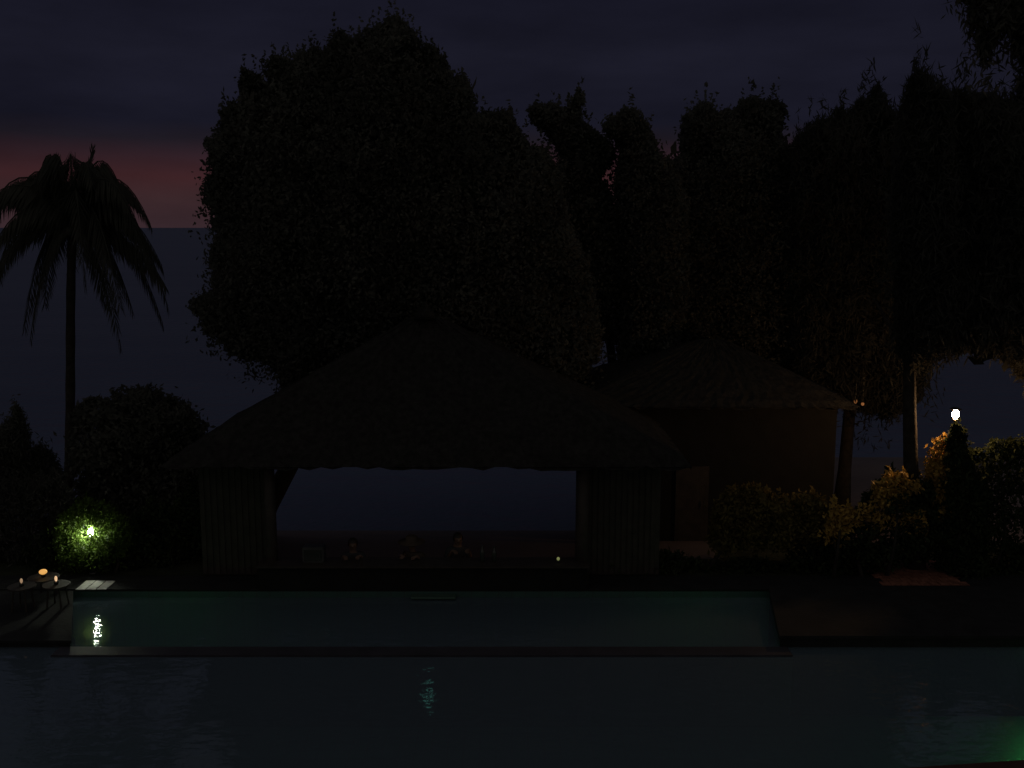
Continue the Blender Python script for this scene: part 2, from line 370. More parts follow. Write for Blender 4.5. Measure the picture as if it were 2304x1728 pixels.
# ================================================================== BAR PAVILION
fl = PY(357, 1050, 21.3); fr_ = PY(1557, 1050, 21.3); EZ = fl.z
bx0, bx1, by0, by1 = fl.x, fr_.x, 21.3, 26.6
ap = PY(957, 705, (by0+by1)/2)
pav = thing('bar_pavilion', (0, 23.9, 0), 'open poolside bar with a wide dark thatched hip roof and low counter', 'pavilion')
L0 = pav.location
def hip_roof(bm, x0, x1, y0, y1, ez, apx, apz, ridge, th=.22, sub=14):
    yc = (y0+y1)/2; A = Vector((apx-ridge, yc, apz)); B = Vector((apx+ridge, yc, apz))
    c = [Vector((x0, y0, ez)), Vector((x1, y0, ez)), Vector((x1, y1, ez)), Vector((x0, y1, ez))]
    def sheet(p, q, r_, s, flip=False):        # p,q eave ends; s,r ridge ends; ragged straw courses
        rows = []
        for i in range(sub+1):
            t = i/sub; a_ = p.lerp(s, t); b_ = q.lerp(r_, t); nn = 46; row = []
            nrm = (q-p).cross(s-p+(r_-p)*.01).normalized()
            for j in range(nn+1):
                u = j/nn; v = a_.lerp(b_, u)
                w = 0 if (j in (0, nn) or i == sub) else (random.uniform(-.02, .03)+(.014 if i % 2 else 0))
                off = Vector((0, 0, random.uniform(-.10, 0))) if i == 0 and j not in (0, nn) else Vector()
                row.append(bm.verts.new(v+nrm*w+off))
            rows.append(row)
        for i in range(sub):
            for j in range(46):
                try: bm.faces.new((rows[i][j], rows[i][j+1], rows[i+1][j+1], rows[i+1][j]))
                except ValueError: pass
    sheet(c[0], c[1], B, A); sheet(c[1], c[2], B, B+Vector((0, .001, 0))); sheet(c[2], c[3], A, B); sheet(c[3], c[0], A, A+Vector((0, .001, 0)))
    g = .35                                    # inner lining and fascia
    ci = [Vector((x0+g, y0+g, ez-.02)), Vector((x1-g, y0+g, ez-.02)), Vector((x1-g, y1-g, ez-.02)), Vector((x0+g, y1-g, ez-.02))]
    Ai, Bi = A-Vector((-.02, 0, .35)), B-Vector((.02, 0, .35))
    for i in range(4): polyface(bm, [c[i]-Vector((0, 0, .01)), c[(i+1) % 4]-Vector((0, 0, .01)), ci[(i+1) % 4], ci[i]])
    polyface(bm, [ci[0], ci[1], Bi, Ai]); polyface(bm, [ci[1], ci[2], Bi]); polyface(bm, [ci[2], ci[3], Ai, Bi]); polyface(bm, [ci[3], ci[0], Ai])
def shift(bm, L): bmesh.ops.translate(bm, vec=-Vector(L), verts=bm.verts)
bm = bmesh.new(); hip_roof(bm, bx0, bx1, by0, by1, EZ, ap.x, ap.z, .12); shift(bm, L0); roof = obj('roof', bm, M_thatch, pav)
bm = bmesh.new(); lathe(bm, [(.30, -.12), (.22, .02), (.10, .16), (.03, .3)], (ap.x, 23.95, ap.z), 14); shift(bm, L0); obj('roof_cap', bm, M_thatch, roof, True)
xo0 = PY(618, 1180, 22.2).x; xo1 = PY(1292, 1180, 22.2).x
FLZ = -.45
for px, y in ((608, 21.75), (1311, 21.75), (608, 26.0), (1311, 26.0)):
    x = PY(px, 1150, 21.75).x*(1 if y < 22 else 1.235)
    bm = bmesh.new(); w = .13 if px < 900 else .16; tube(bm, [(x, y, FLZ), (x, y, 1.2), (x, y, EZ+.25)], [w*1.05, w, w*.95], 14); shift(bm, L0); obj('post', bm, M_wood, pav, True)
bm = bmesh.new()
box(bm, xo0-.2, xo1+.25, PF+.001, PF+.25, -1.55, .55); box(bm, xo0-.2, xo1+.25, PF+.25, 26.2, FLZ-.3, FLZ)
shift(bm, L0); obj('bar_front', bm, M_wall, pav)
bm = bmesh.new(); box(bm, xo0-.25, xo1+.3, PF-.10, PF+.55, .55, .60, .015); shift(bm, L0); obj('counter_top', bm, M_wood, pav)
for sx0, sx1 in ((bx0+.5, xo0-.22), (xo1+.27, bx1-.5)):
    bm = bmesh.new(); box(bm, sx0, sx1, 22.4, 22.55, 0.03, EZ+.1)
    k = int((sx1-sx0)/.14)
    for i in range(k):
        x = sx0+.07+i*(sx1-sx0-.1)/k; box(bm, x-.045, x+.045, 22.375, 22.402, .06, EZ-.02)
    shift(bm, L0); obj('side_screen', bm, M_wood, pav)
bm = bmesh.new()
for i in range(22):
    x = bx0+.5+i*(bx1-bx0-1)/21; tube(bm, [(x, 21.45, EZ+.02), (x*.35+ap.x*.65, 23.3, EZ+.62*(ap.z-EZ))], [.04, .035], 6)
box(bm, bx0+.45, bx1-.45, 21.68, 21.82, EZ-.03, EZ+.12)
shift(bm, L0); obj('rafters', bm, M_wood, roof)
# narrow pale ledge at the bar foot, green shine painted into its metal colour
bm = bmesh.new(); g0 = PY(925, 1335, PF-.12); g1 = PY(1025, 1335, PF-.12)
box(bm, g0.x, g1.x, PF-.2, PF-.002, -.12, -.07, .008); shift(bm, L0); obj('foot_ledge', bm, mat('green_shine_metal', (.12, .2, .16), .3, .6, .1, 4, metal=.6), pav)

cl_ = PY(955, 1000, 23.1)
ct = thing('ceiling_lamp', (cl_.x, 23.1, 0), 'dim blue-green ceiling lamp under the bar roof, seen as a faint streak in the water', 'lamp')
bm = bmesh.new(); bmesh.ops.create_uvsphere(bm, u_segments=16, v_segments=10, radius=.11, matrix=Matrix.Translation((0, 0, 2.95))); obj('globe', bm, M_teal, ct, True)
bm = bmesh.new(); tube(bm, [(0, 0, 3.04), (0, 0, 4.6)], [.012, .012], 6); obj('cord', bm, M_metal, ct)
bm = bmesh.new(); lathe(bm, [(.04, 3.03), (.05, 3.05), (.02, 3.1)], (0, 0, 0), 12); obj('cap', bm, M_metal, ct)
# second, smaller hut to the right and further back
hut = thing('beach_hut', (0, 28, 0), 'smaller low-roofed dark hut just right of the big bar roof', 'hut')
h0 = PY(1262, 915, 25.8); h1 = PY(1935, 912, 25.8); ha = PY(1600, 763, 28.3)
L0 = hut.location
bm = bmesh.new(); hip_roof(bm, h0.x, h1.x, 25.8, 30.8, h0.z, ha.x, ha.z, .3); shift(bm, L0); hroof = obj('roof', bm, M_thatch, hut)
wx0, wx1 = PY(1345, 1000, 26.4).x, PY(1880, 1000, 26.4).x
wa, wb = PY(1362, 1000, 26.4).x, PY(1425, 1000, 26.4).x
bm = bmesh.new(); zt = h0.z+.25
box(bm, wx0, wa, 26.4, 30.3, -.5, zt); box(bm, wa+.002, wb-.002, 26.4, 30.3, -.5, .55); box(bm, wa+.002, wb-.002, 26.4, 30.3, 1.75, zt); box(bm, wb, wx1, 26.4, 30.3, -.5, zt)
shift(bm, L0); obj('wall', bm, M_wall, hut)
bm = bmesh.new(); dx = PY(1560, 1000, 26.35).x; box(bm, dx-.45, dx+.45, 26.34, 26.398, -.45, 1.65, .01); shift(bm, L0); door = obj('door', bm, M_wood, hut)
bm = bmesh.new(); tube(bm, [(dx+.33, 26.27, .55), (dx+.33, 26.27, .75)], [.015, .015], 6); shift(bm, L0); obj('handle', bm, M_metal, door)
bm = bmesh.new()
for (q0, q1, z0, z1) in ((wa-.06, wa+.0, .5, 1.8), (wb, wb+.06, .5, 1.8)): box(bm, q0, q1, 26.34, 26.398, z0, z1)
box(bm, wa+.001, wb-.001, 26.34, 26.398, .5, .549); box(bm, wa+.001, wb-.001, 26.34, 26.398, 1.751, 1.8)
shift(bm, L0); obj('window', bm, M_wood, hut)

# ================================================================== TREES
def tree(name, label, poly, Y, thick, n, ln, wd, m, base_px, r0, cat='tree', group=None, top_px=None, clump=.35, spikes=3.5, edge=.18, up=.3, upright=1.0, limbs=5, bz=None, reach=1.5, hole=None):
    bx = PY(base_px, 1000, Y).x; z = bz if bz is not None else (0 if Y < 23.6 else -.35 if Y < 27 else -.5)
    root = thing(name, (bx, Y, z), label, cat, group)
    tp = top_px or (sum(p[0] for p in poly)/len(poly), sum(p[1] for p in poly)/len(poly)); t = PY(tp[0], tp[1], Y)
    trunk(root, (bx, Y, z-.1), t, r0, r0*.35, limbs, reach)
    canopy(root, poly, Y, thick, n, ln, wd, m, clump, up, edge, spikes, upright=upright, hole=hole)
    return root
big = [(655,872),(612,806),(540,795),(519,766),(494,753),(466,737),(478,720),(456,700),(440,678),(487,655),(494,634),(488,600),(492,549),(494,514),(496,476),(468,450),(475,424),(496,386),(486,359),(477,312),(487,301),(505,322),(512,270),(518,232),(534,240),(546,281),(556,252),(551,203),(559,163),(595,183),(612,218),(612,163),(624,128),(648,142),(661,166),(681,122),(701,134),(717,114),(742,140),(746,108),(772,81),(799,104),(811,94),(848,73),(868,62),(888,39),(913,61),(941,90),(949,122),(970,110),(998,134),(1010,177),(1047,175),(1059,216),(1071,272),(1092,252),(1108,267),(1145,250),(1161,293),(1189,330),(1226,345),(1254,391),(1262,470),(1300,560),(1330,650),(1345,740),(1340,800),(1290,855),(1262,890),(1150,900),(960,900),(760,890)]
tree('broadleaf_tree', 'huge round-crowned dark tree rising behind the bar roof', big, 27.5, 3.6, 170000, .14, .075, M_leaf, 560, .3, top_px=(860, 640), clump=.34, spikes=7, edge=.27, upright=1.15, reach=3.2, limbs=9)
crooked = [(1187,242),(1258,236),(1266,262),(1280,240),(1304,206),(1314,236),(1296,262),(1318,285),(1345,301),(1378,334),(1380,362),(1362,378),(1350,400),(1372,440),(1420,520),(1430,640),(1392,760),(1350,766),(1322,700),(1290,600),(1240,470),(1250,400),(1268,350),(1245,320),(1230,290),(1200,276)]
tree('crooked_tree', 'crooked tree with open reaching top beside the huge round tree', crooked, 31, 1.3, 36000, .14, .075, M_leaf2, 1400, .2, top_px=(1320, 420), clump=.26, spikes=6, edge=.3, bz=-1)
tC = [(1356,280),(1394,258),(1410,244),(1437,258),(1459,301),(1481,345),(1503,367),(1540,460),(1540,700),(1500,800),(1420,835),(1398,850),(1392,790),(1410,640),(1400,500),(1385,420),(1395,372),(1402,330),(1375,305)]
tree('broadleaf_tree', 'middle-sized dark tree with a single rounded peak right of the crooked tree', tC, 30, 1.5, 36000, .14, .075, M_leaf2, 1470, .2, top_px=(1450, 450), clump=.28, spikes=6, edge=.3, bz=-.9)
tD = [(1503,367),(1535,350),(1541,263),(1563,247),(1584,228),(1606,258),(1633,250),(1650,265),(1671,225),(1699,220),(1720,243),(1737,220),(1764,258),(1748,285),(1753,318),(1780,361),(1830,480),(1840,700),(1800,860),(1700,850),(1600,800),(1500,800),(1480,600),(1490,440)]
tree('broadleaf_tree', 'broad twin-topped dark tree above the smaller hut', tD, 32, 2.2, 85000, .14, .075, M_leaf, 1660, .25, top_px=(1650, 420), clump=.3, spikes=6, edge=.32, bz=-.6)
tE = [(1780,361),(1797,312),(1840,280),(1878,276),(1884,247),(1916,276),(1933,225),(1949,243),(1968,198),(1982,236),(2014,280),(2047,312),(2075,420),(2085,700),(2060,880),(1990,930),(1925,905),(1850,895),(1790,860),(1770,600)]
tree('pine_tree', 'feathery pine with several stepped peaks rising to the right', tE, 30, 2.0, 62000, .30, .045, M_needle, 1900, .22, top_px=(1960, 330), clump=.26, spikes=7, edge=.3, upright=1.6, up=.8, bz=-.6)
tF = [(2030,345),(2047,252),(2052,198),(2069,152),(2080,193),(2112,220),(2123,252),(2118,291),(2134,345),(2150,600),(2140,860),(2075,890),(2040,800),(2020,500)]
tree('pine_tree', 'tallest slender pine with a sharp pointed tip', tF, 22.9, .9, 30000, .30, .04, M_needle, 2078, .2, top_px=(2075, 220), clump=.24, spikes=7, edge=.3, upright=1.8, up=.9)
tG = [(2138,420),(2151,345),(2151,236),(2159,190),(2167,222),(2210,225),(2238,249),(2248,220),(2281,280),(2287,307),(2304,420),(2330,600),(2330,800),(2240,850),(2150,830),(2120,700)]
tree('pine_tree', 'wide bushy pine on the right with a leaning double top', tG, 23.0, 1.1, 34000, .3, .045, M_needle, 2365, .2, top_px=(2350, 300), clump=.26, spikes=7, edge=.3, upright=1.6, up=.8)
tH = [(2288,330),(2290,260),(2300,200),(2312,140),(2340,100),(2420,160),(2440,700),(2400,860),(2310,860),(2290,600)]
tree('pine_tree', 'dark pine cut off by the right edge', tH, 23.2, 1.1, 10000, .32, .05, M_needle, 2360, .2, top_px=(2350, 200), clump=.25, spikes=7, edge=.28, upright=1.6, up=.8)
# branch hanging into the top right corner
ov = [(2160,-60),(2172,0),(2190,30),(2192,70),(2204,80),(2211,140),(2219,142),(2222,96),(2244,92),(2262,62),(2282,48),(2290,90),(2300,130),(2340,120),(2420,40),(2400,-80)]
tree('overhanging_tree', 'nearby tree whose drooping leaves hang into the top right corner', ov, 16, .5, 5200, .16, .045, M_leaf2, 2560, .18, top_px=(2440, -60), clump=.16, spikes=9, edge=.1, upright=1.6, up=-.9, bz=0, reach=.9)
# round tree on the left
tL = [(177,1010),(177,927),(190,908),(206,898),(247,901),(253,879),(294,885),(318,876),(342,881),(380,904),(424,920),(430,946),(453,958),(464,990),(520,1030),(560,1100),(560,1200),(480,1230),(300,1220),(190,1150)]
tree('round_tree', 'low dense round-topped tree between the palm and the bar', tL, 26, 1.7, 20000, .16, .08, M_leaf, 330, .16, top_px=(330, 1010), clump=.24, spikes=5, edge=.1)
# spiky garden plants far left
sp = [([(-10,1100),(5,990),(20,950),(30,960),(38,912),(46,940),(50,990),(62,1040),(75,1110)], 24.6, 30, 'thin pointed shrub at the far left edge against the sea'),
      ([(60,1110),(72,1040),(84,1010),(92,1035),(104,1020),(118,1060),(140,1110)], 25.2, 96, 'small ragged shrub just left of the palm trunk'),
      ([(-30,1290),(-20,1120),(10,1085),(60,1095),(120,1080),(150,1110),(160,1240),(120,1275)], 23.6, 60, 'wide dark shrub under the palm beside the candle tables')]
for poly, Y, bxp, lb in sp:
    tree('garden_shrub', lb, poly, Y, .6, 10000, .16, .04, M_leaf2, bxp, .04, cat='shrub', clump=.14, spikes=12, edge=.14, upright=1.6, up=.7, limbs=4, reach=.4)
shr = [([(60,1312),(62,1240),(110,1190),(150,1160),(250,1150),(300,1190),(330,1250),(325,1305)], 23.3, 120, 'low dark shrub behind and below the leaves around the white lamp'),
       ([(395,1300),(400,1130),(450,1080),(520,1095),(560,1160),(560,1300)], 23.9, 470, 'dark leafy shrub pressed against the left end of the bar'),
       ([(280,1310),(290,1180),(340,1130),(400,1150),(420,1230),(415,1310)], 23.6, 350, 'dark shrub next to the lit leaves of the white garden lamp')]
for poly, Y, bxp, lb in shr:
    tree('garden_shrub', lb, poly, Y, .7, 7000, .13, .06, M_shaded, bxp, .05, cat='shrub', clump=.16, spikes=6, edge=.1, limbs=4, reach=.5)
# shrub with the lamp inside
lamp = PY(204, 1197, 22.5)
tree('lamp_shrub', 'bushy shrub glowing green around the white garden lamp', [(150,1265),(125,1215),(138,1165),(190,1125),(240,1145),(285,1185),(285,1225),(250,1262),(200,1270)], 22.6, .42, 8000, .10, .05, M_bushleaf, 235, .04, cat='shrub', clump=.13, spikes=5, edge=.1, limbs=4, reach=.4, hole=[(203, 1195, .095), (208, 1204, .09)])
# right side: lit bushes under the orange lamp
tb = [([(1890,1262),(1865,1215),(1868,1185),(1900,1160),(1925,1150),(1960,1118),(1985,1080),(2005,1058),(2030,1075),(2060,1068),(2085,1090),(2100,1130),(2115,1250),(2040,1262),(1960,1255)], 22.75, 1975, .8, 6500, 'loose dark bush behind the lamplit golden sprays left of the lamp post'),
      ([(2086,1180),(2092,1060),(2098,1020),(2108,992),(2122,985),(2140,1000),(2158,1040),(2168,1120),(2150,1180)], 22.85, 2120, .3, 3600, 'tall upright bush with lamplight-coloured golden leaves right under the lamp'),
      ([(1972,1122),(1968,1098),(1985,1082),(2000,1070),(2012,1086),(2022,1062),(2034,1066),(2040,1084),(2058,1080),(2066,1092),(2048,1108),(2030,1135),(2018,1112),(2000,1132)], 22.35, 2010, .12, 900, 'widest spray of lamplight-coloured golden leaves, standing clear left of the lamp'),
      ([(1862,1206),(1866,1160),(1872,1128),(1882,1132),(1890,1150),(1912,1142),(1922,1158),(1908,1172),(1912,1188),(1888,1200)], 22.3, 1888, .1, 420, 'small spray of lamplight-coloured golden leaves low down on the left'),
      ([(1940,1166),(1934,1152),(1952,1140),(1975,1146),(2000,1150),(2080,1160),(2078,1176),(2000,1172)], 22.3, 1960, .08, 130, 'sparse thin twig of lamplight-coloured golden leaves between the two fuller sprays'),
      ([(2134,1320),(2136,1060),(2140,975),(2150,958),(2164,966),(2172,1010),(2196,1080),(2215,1140),(2215,1320)], 22.4, 2155, .2, 9000, 'narrow dark bush added in front of the lamp to block its pool reflection'),  # bush added only to keep the lamp's image out of the water
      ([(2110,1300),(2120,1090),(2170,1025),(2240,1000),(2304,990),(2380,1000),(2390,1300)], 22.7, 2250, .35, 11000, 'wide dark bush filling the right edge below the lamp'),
      ([(1600,1230),(1610,1150),(1640,1110),(1690,1095),(1730,1110),(1780,1130),(1830,1110),(1865,1140),(1880,1185),(1850,1215),(1780,1225),(1700,1230)], 23.0, 1602, .6, 6500, 'low spreading tree with dim lamplight-coloured amber leaves in front of the hut'),
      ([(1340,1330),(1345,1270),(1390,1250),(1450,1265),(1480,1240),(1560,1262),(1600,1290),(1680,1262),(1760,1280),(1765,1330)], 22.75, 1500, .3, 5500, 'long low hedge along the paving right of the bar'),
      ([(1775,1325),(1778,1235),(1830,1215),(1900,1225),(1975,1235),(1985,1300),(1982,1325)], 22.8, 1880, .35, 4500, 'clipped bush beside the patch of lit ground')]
for poly, Y, bxp, th, n, lb in tb:
    tree('garden_bush', lb, poly, Y, th, n, .13, .065, M_goldlit if 'golden leaves' in lb else M_amberlit if 'amber' in lb else M_shaded, bxp, .05, cat='bush', clump=.14, spikes=5, edge=.09, limbs=4, reach=.5)

# ------------------------------------------------------------------ palm
pr = thing('palm_tree', (PY(150, 1200, 28).x, 28, -.7), 'coconut palm with drooping fronds standing against the red horizon', 'palm')
ctr = PY(168, 500, 28)
bm = bmesh.new(); pts = []
for i in range(15):
    t = i/14; y_ = 1235+(500-1235)*t; x_ = 150+18*t**1.6+4*math.sin(t*5); p = PY(x_, y_, 28); p.y = 28; pts.append(p-pr.location)
pts[0].z = -.1
tube(bm, pts, [.135-.03*(i/14)+(.012 if i % 2 else 0) for i in range(15)], 12); obj('trunk', bm, M_bark, pr, True)
def frond(tip_dx, tip_dz, peak, dy, lw=.55, leng=30):
    """rachis from the crown centre arching over to a tip offset (m), leaflets hanging from it"""
    V = []; a = Vector((0, 0, 0)); c = Vector((tip_dx, dy, tip_dz)); b = Vector((tip_dx*.55, dy*.55, peak))
    pts = []
    for i in range(leng+1):
        t = i/leng; p = a*(1-t)**2+b*2*t*(1-t)*1.0+c*t*t; pts.append(p)
    for i in range(2, leng+1):
        p = pts[i]; d = (pts[i]-pts[i-1]).normalized(); t = i/leng
        sd = d.cross(Vector((0, 0, 1)));
        if sd.length < .2: sd = Vector((0, 1, 0))
        sd.normalize(); ll = lw*(math.sin(math.pi*(.12+.80*t))**.7)
        for s in (-1, 1):
            for q in range(4):
                pp = p-d*q*.25*(pts[1]-pts[0]).length
                dirv = (d*.45+sd*s*random.uniform(.25, .6)+Vector((0, 0, -1))*random.uniform(.7, 1.2)).normalized()
                l = ll*random.uniform(.75, 1.1); wv = d*.034
                m_ = pp+dirv*l*.5+Vector((0, 0, .03)); V += [pp, m_+wv, pp+dirv*l, m_-wv]
    return V, pts
def P2(px, py): q = PY(px, py, 28)-ctr; return q.x, q.z
specs = []   # tip px, peak px height, depth offset
for tx, ty, pk, dy in ((20,470,385,.4),(0,455,420,-.7),(62,450,372,.8),(120,430,350,-.3),(262,440,362,.5),(235,420,372,-.8),(330,505,400,.3),(318,470,405,-.9),
                       (345,600,470,.7),(380,640,520,-.3),(352,730,520,.5),(290,775,560,-.6),(270,700,540,.9),(-30,640,460,.5),(-20,700,520,-.6),(40,740,540,.4),(95,755,560,-.7),(15,600,470,-1.2),(205,700,560,1.2),(60,690,520,1.1),(310,680,480,-1.3),(-60,560,400,.2),(100,480,350,-.5),(150,520,345,.6),(215,500,360,.9),(285,520,385,-.2),(300,560,410,1.0),(40,540,390,1.1),(375,690,450,.1),(365,600,440,-.7),(240,640,430,-1.4),(110,640,430,1.5),(0,520,400,.9)):
    X, Z = P2(tx, ty); _, pz = P2(tx, pk); specs.append((X, Z, min(2*pz-.5*Z, 4.2), dy))
for X, Z, pz, dy in specs:
    V, pts = frond(X, Z, pz, dy, random.uniform(.8, 1.15))
    V = np.array([tuple(v) for v in V]); V += np.array(ctr-pr.location)
    fo = quads_mesh('frond', V, M_palm, pr)
    bm = bmesh.new(); tube(bm, [p+ctr-pr.location for p in pts[::3]], [.035-.027*i/10 for i in range(len(pts[::3]))], 5); obj('stem', bm, M_palm, fo)
bm = bmesh.new(); a = PY(170, 470, 28)-pr.location; b = PY(169, 342, 28)-pr.location; tube(bm, [a, a.lerp(b, .5), b], [.04, .03, .006], 6); obj('spear_leaf', bm, M_palm, pr)
V = []
a = PY(178, 470, 28)-pr.location; b = PY(208, 338, 28)-pr.location; dd = (b-a).normalized()
for i in range(60):
    t = random.uniform(.15, 1); p = a.lerp(b, t); s = random.choice((-1, 1)); dv = (dd*.9+Vector((s*random.uniform(.1, .35), random.uniform(-.3, .3), 0))).normalized(); l = .45*(1.1-t*.6)
    w = Vector((.018, 0, 0)); V += [p, p+dv*l*.5+w, p+dv*l, p+dv*l*.5-w]
yo = quads_mesh('frond', np.array([tuple(v) for v in V]), M_palm, pr)
bm = bmesh.new(); tube(bm, [a, b], [.035, .01], 6); obj('stem', bm, M_palm, yo)
bm = bmesh.new()
for k in range(7):
    an = k*.9; c0 = ctr-pr.location+Vector((.24*math.cos(an), .24*math.sin(an), -.25)); bmesh.ops.create_icosphere(bm, subdivisions=2, radius=.12, matrix=Matrix.Translation(c0)@Matrix.Diagonal((1, 1, 1.25, 1)))
obj('coconuts', bm, M_palm, pr, True)

# ================================================================== LAMPS
def blob(bm, c, rx, ry, rz): bmesh.ops.create_uvsphere(bm, u_segments=20, v_segments=12, radius=1, matrix=Matrix.Translation(c)@Matrix.Diagonal((rx, ry, rz, 1)))
gl = thing('garden_lamp', (lamp.x, 22.5, 0), 'short garden lamp with a bright white globe among green leaves', 'lamp')
bm = bmesh.new(); tube(bm, [(0, 0, 0), (0, 0, lamp.z-.12)], [.03, .022], 10); obj('post', bm, M_metal, gl, True)
bm = bmesh.new(); blob(bm, Vector((0, 0, lamp.z)), (.066), .066, .108); obj('globe', bm, M_white, gl, True)
bm = bmesh.new(); lathe(bm, [(.05, 0), (.06, .02), (.03, .04)], (0, 0, lamp.z-.135), 16); obj('collar', bm, M_metal, gl, True)
bm = bmesh.new(); lathe(bm, [(.09, 0), (.09, .02), (.04, .03)], (0, 0, .03), 16); obj('base_plate', bm, M_metal, gl, True)
wl = PY(2150, 932, 23.2)
sl = thing('lamp_post', (wl.x, 23.2, 0), 'tall lamp post with a glowing warm white globe at the right', 'lamp post')
bm = bmesh.new(); tube(bm, [(0, 0, -.05), (0, 0, 1.5), (0, 0, wl.z-.12)], [.05, .04, .028], 12); obj('post', bm, M_metal, sl, True)
bm = bmesh.new(); blob(bm, Vector((0, 0, wl.z)), .075, .075, .10); obj('globe', bm, M_warm, sl, True)
bm = bmesh.new(); lathe(bm, [(.05, 0), (.07, .03), (.05, .05)], (0, 0, wl.z-.16), 16); obj('collar', bm, M_metal, sl, True)
bm = bmesh.new(); lathe(bm, [(.13, 0), (.13, .015), (.07, .05), (.02, .07)], (0, 0, wl.z+.115), 24); obj('added_hood', bm, M_metal, sl, True)  # cover added to keep lamplight off the crowns above
bm = bmesh.new(); lathe(bm, [(.11, 0), (.1, .03), (.05, .06)], (0, 0, 0), 16); obj('base_plate', bm, M_metal, sl, True)
for px, py, lb in ((1925, 903, 'tiny dim orange lantern, left one of a pair standing in for lamplit leaves under the pines'), (1941, 909, 'tiny dim orange lantern, right one of a pair standing in for lamplit leaves under the pines')):
    p = PY(px, py, 28.6); t = thing('glint', tuple(p), lb, 'glint', 'two tiny glints standing in for lamplit leaves')  # glowing specks added in place of lamplit leaves, cord and cap made up
    bm = bmesh.new(); blob(bm, Vector((0, 0, 0)), .045, .045, .065 if px < 1930 else .05); obj('glint_bead', bm, mat('lit_leaf_glow', (.5, .3, .2), .5, .2, 0, 5, emit=(1, .38, .12), estr=.16), t, True)
    bm = bmesh.new(); tube(bm, [(0, 0, .05), (0, 0, .9)], [.008, .008], 6); obj('cord', bm, M_metal, t)
    bm = bmesh.new(); lathe(bm, [(.03, .045), (.035, .06), (.012, .08)], (0, 0, 0), 12); obj('cap', bm, M_metal, t)
# underwater lights: small round lenses in the pool walls that tint the water green
def pool_light(loc, rot, power, col, lb, r=.11):
    t = thing('pool_light', loc, lb, 'pool light'); t.rotation_euler = rot
    bm = bmesh.new(); lathe(bm, [(r+.03, -.02), (r+.03, 0), (r, .01)], (0, 0, 0), 20); obj('rim', bm, M_metal, t)
    me = mat('pool_lens_%d' % int(power*10), (.5, .6, .5), .4, .3, 0, 5, emit=col, estr=power)
    bm = bmesh.new(); lathe(bm, [(r-.005, .011), (r-.03, .025)], (0, 0, 0), 20); obj('lens', bm, me, t)

# ================================================================== CANDLE TABLES
def candle_table(px, py, D, tz, fl_px, m, label, rr=.3, fs=(.03, .045)):
    p = PY(px, py, D); t = thing('side_table', (p.x, D, .004), 'small round table carrying '+label+' on the left terrace', 'table', 'candle tables on the left terrace')
    tz = p.z-.10
    bm = bmesh.new(); lathe(bm, [(rr, 0), (rr, .03)], (0, 0, tz-.034), 28); obj('tabletop', bm, M_wood, t)
    for a in (0, 1, 2, 3):
        ca, sa = math.cos(a*math.pi/2+.7), math.sin(a*math.pi/2+.7)
        bm = bmesh.new(); tube(bm, [(ca*rr*.8, sa*rr*.8, 0), (ca*rr*.6, sa*rr*.6, tz-.034)], [.018, .018], 8); obj('leg', bm, M_wood, t)
    c = thing('candle', (p.x, D, tz), label+' on a small table at the lower left', 'candle', 'candles on the left terrace')
    bm = bmesh.new(); lathe(bm, [(.045, 0), (.05, .05), (.05, .06), (.04, .06)], (0, 0, 0), 18); obj('holder', bm, M_glassy, c, True)
    bm = bmesh.new(); blob(bm, Vector((0, 0, .06+fs[1])), fs[0], fs[0], fs[1]); obj('flame', bm, m, c, True)
candle_table(97, 1288, 21.1, 0, 0, M_flame, 'wide orange candle light', .33, (.085, .055))
candle_table(126, 1304, 20.5, 0, 0, M_flame2, 'narrow pale candle flame nearest the pool corner', .28, (.028, .06))
candle_table(48, 1308, 20.3, 0, 0, mat('candle_dim', (.5, .4, .3), .4, .3, 0, 5, emit=(1, .62, .35), estr=.3), 'dim candle flame furthest left', .28, (.028, .052))

# ================================================================== BAR CONTENTS
cz = .60
p = PY(1256, 1261, 21.6); c = thing('candle_glass', (p.x, 21.6, cz), 'tiny glass with a faint yellow-green glow at the right end of the bar counter', 'candle')
bm = bmesh.new(); lathe(bm, [(.03, 0), (.034, .05)], (0, 0, 0), 14); obj('holder', bm, M_glassy, c, True)
bm = bmesh.new(); blob(bm, Vector((0, 0, .085)), .035, .03, .04); obj('glow', bm, M_wax, c, True)
for px, lb, h in ((1085, 'left one of two tall dark bottles on the bar counter', .37), (1112, 'right one of two tall dark bottles on the bar counter', .35)):
    p = PY(px, 1250, 21.65); b = thing('bottle', (p.x, 21.65, cz), lb, 'bottle', 'bottles on the bar counter')
    bm = bmesh.new(); lathe(bm, [(.045, 0), (.052, .02), (.052, h*.6), (.045, h*.68), (.022, h*.78), (.02, h*.95)], (0, 0, 0), 18); obj('glass', bm, M_glassy, b, True)
    bm = bmesh.new(); lathe(bm, [(.023, 0), (.024, .03)], (0, 0, h*.95), 14); obj('cap', bm, M_metal, b)
p = PY(707, 1240, 21.7); b = thing('counter_box', (p.x, 21.7, cz), 'square dark cabinet standing on the left part of the bar counter', 'cabinet')
bm = bmesh.new(); box(bm, -.24, .24, -.16, .16, 0, .36, .02); obj('case', bm, M_metal, b)
bm = bmesh.new(); box(bm, -.2, .2, -.172, -.162, .05, .31, .004); dr = obj('door', bm, M_glassy, b)
bm = bmesh.new(); tube(bm, [(.16, -.195, .12), (.16, -.195, .24)], [.008, .008], 6); obj('handle', bm, M_metal, dr)

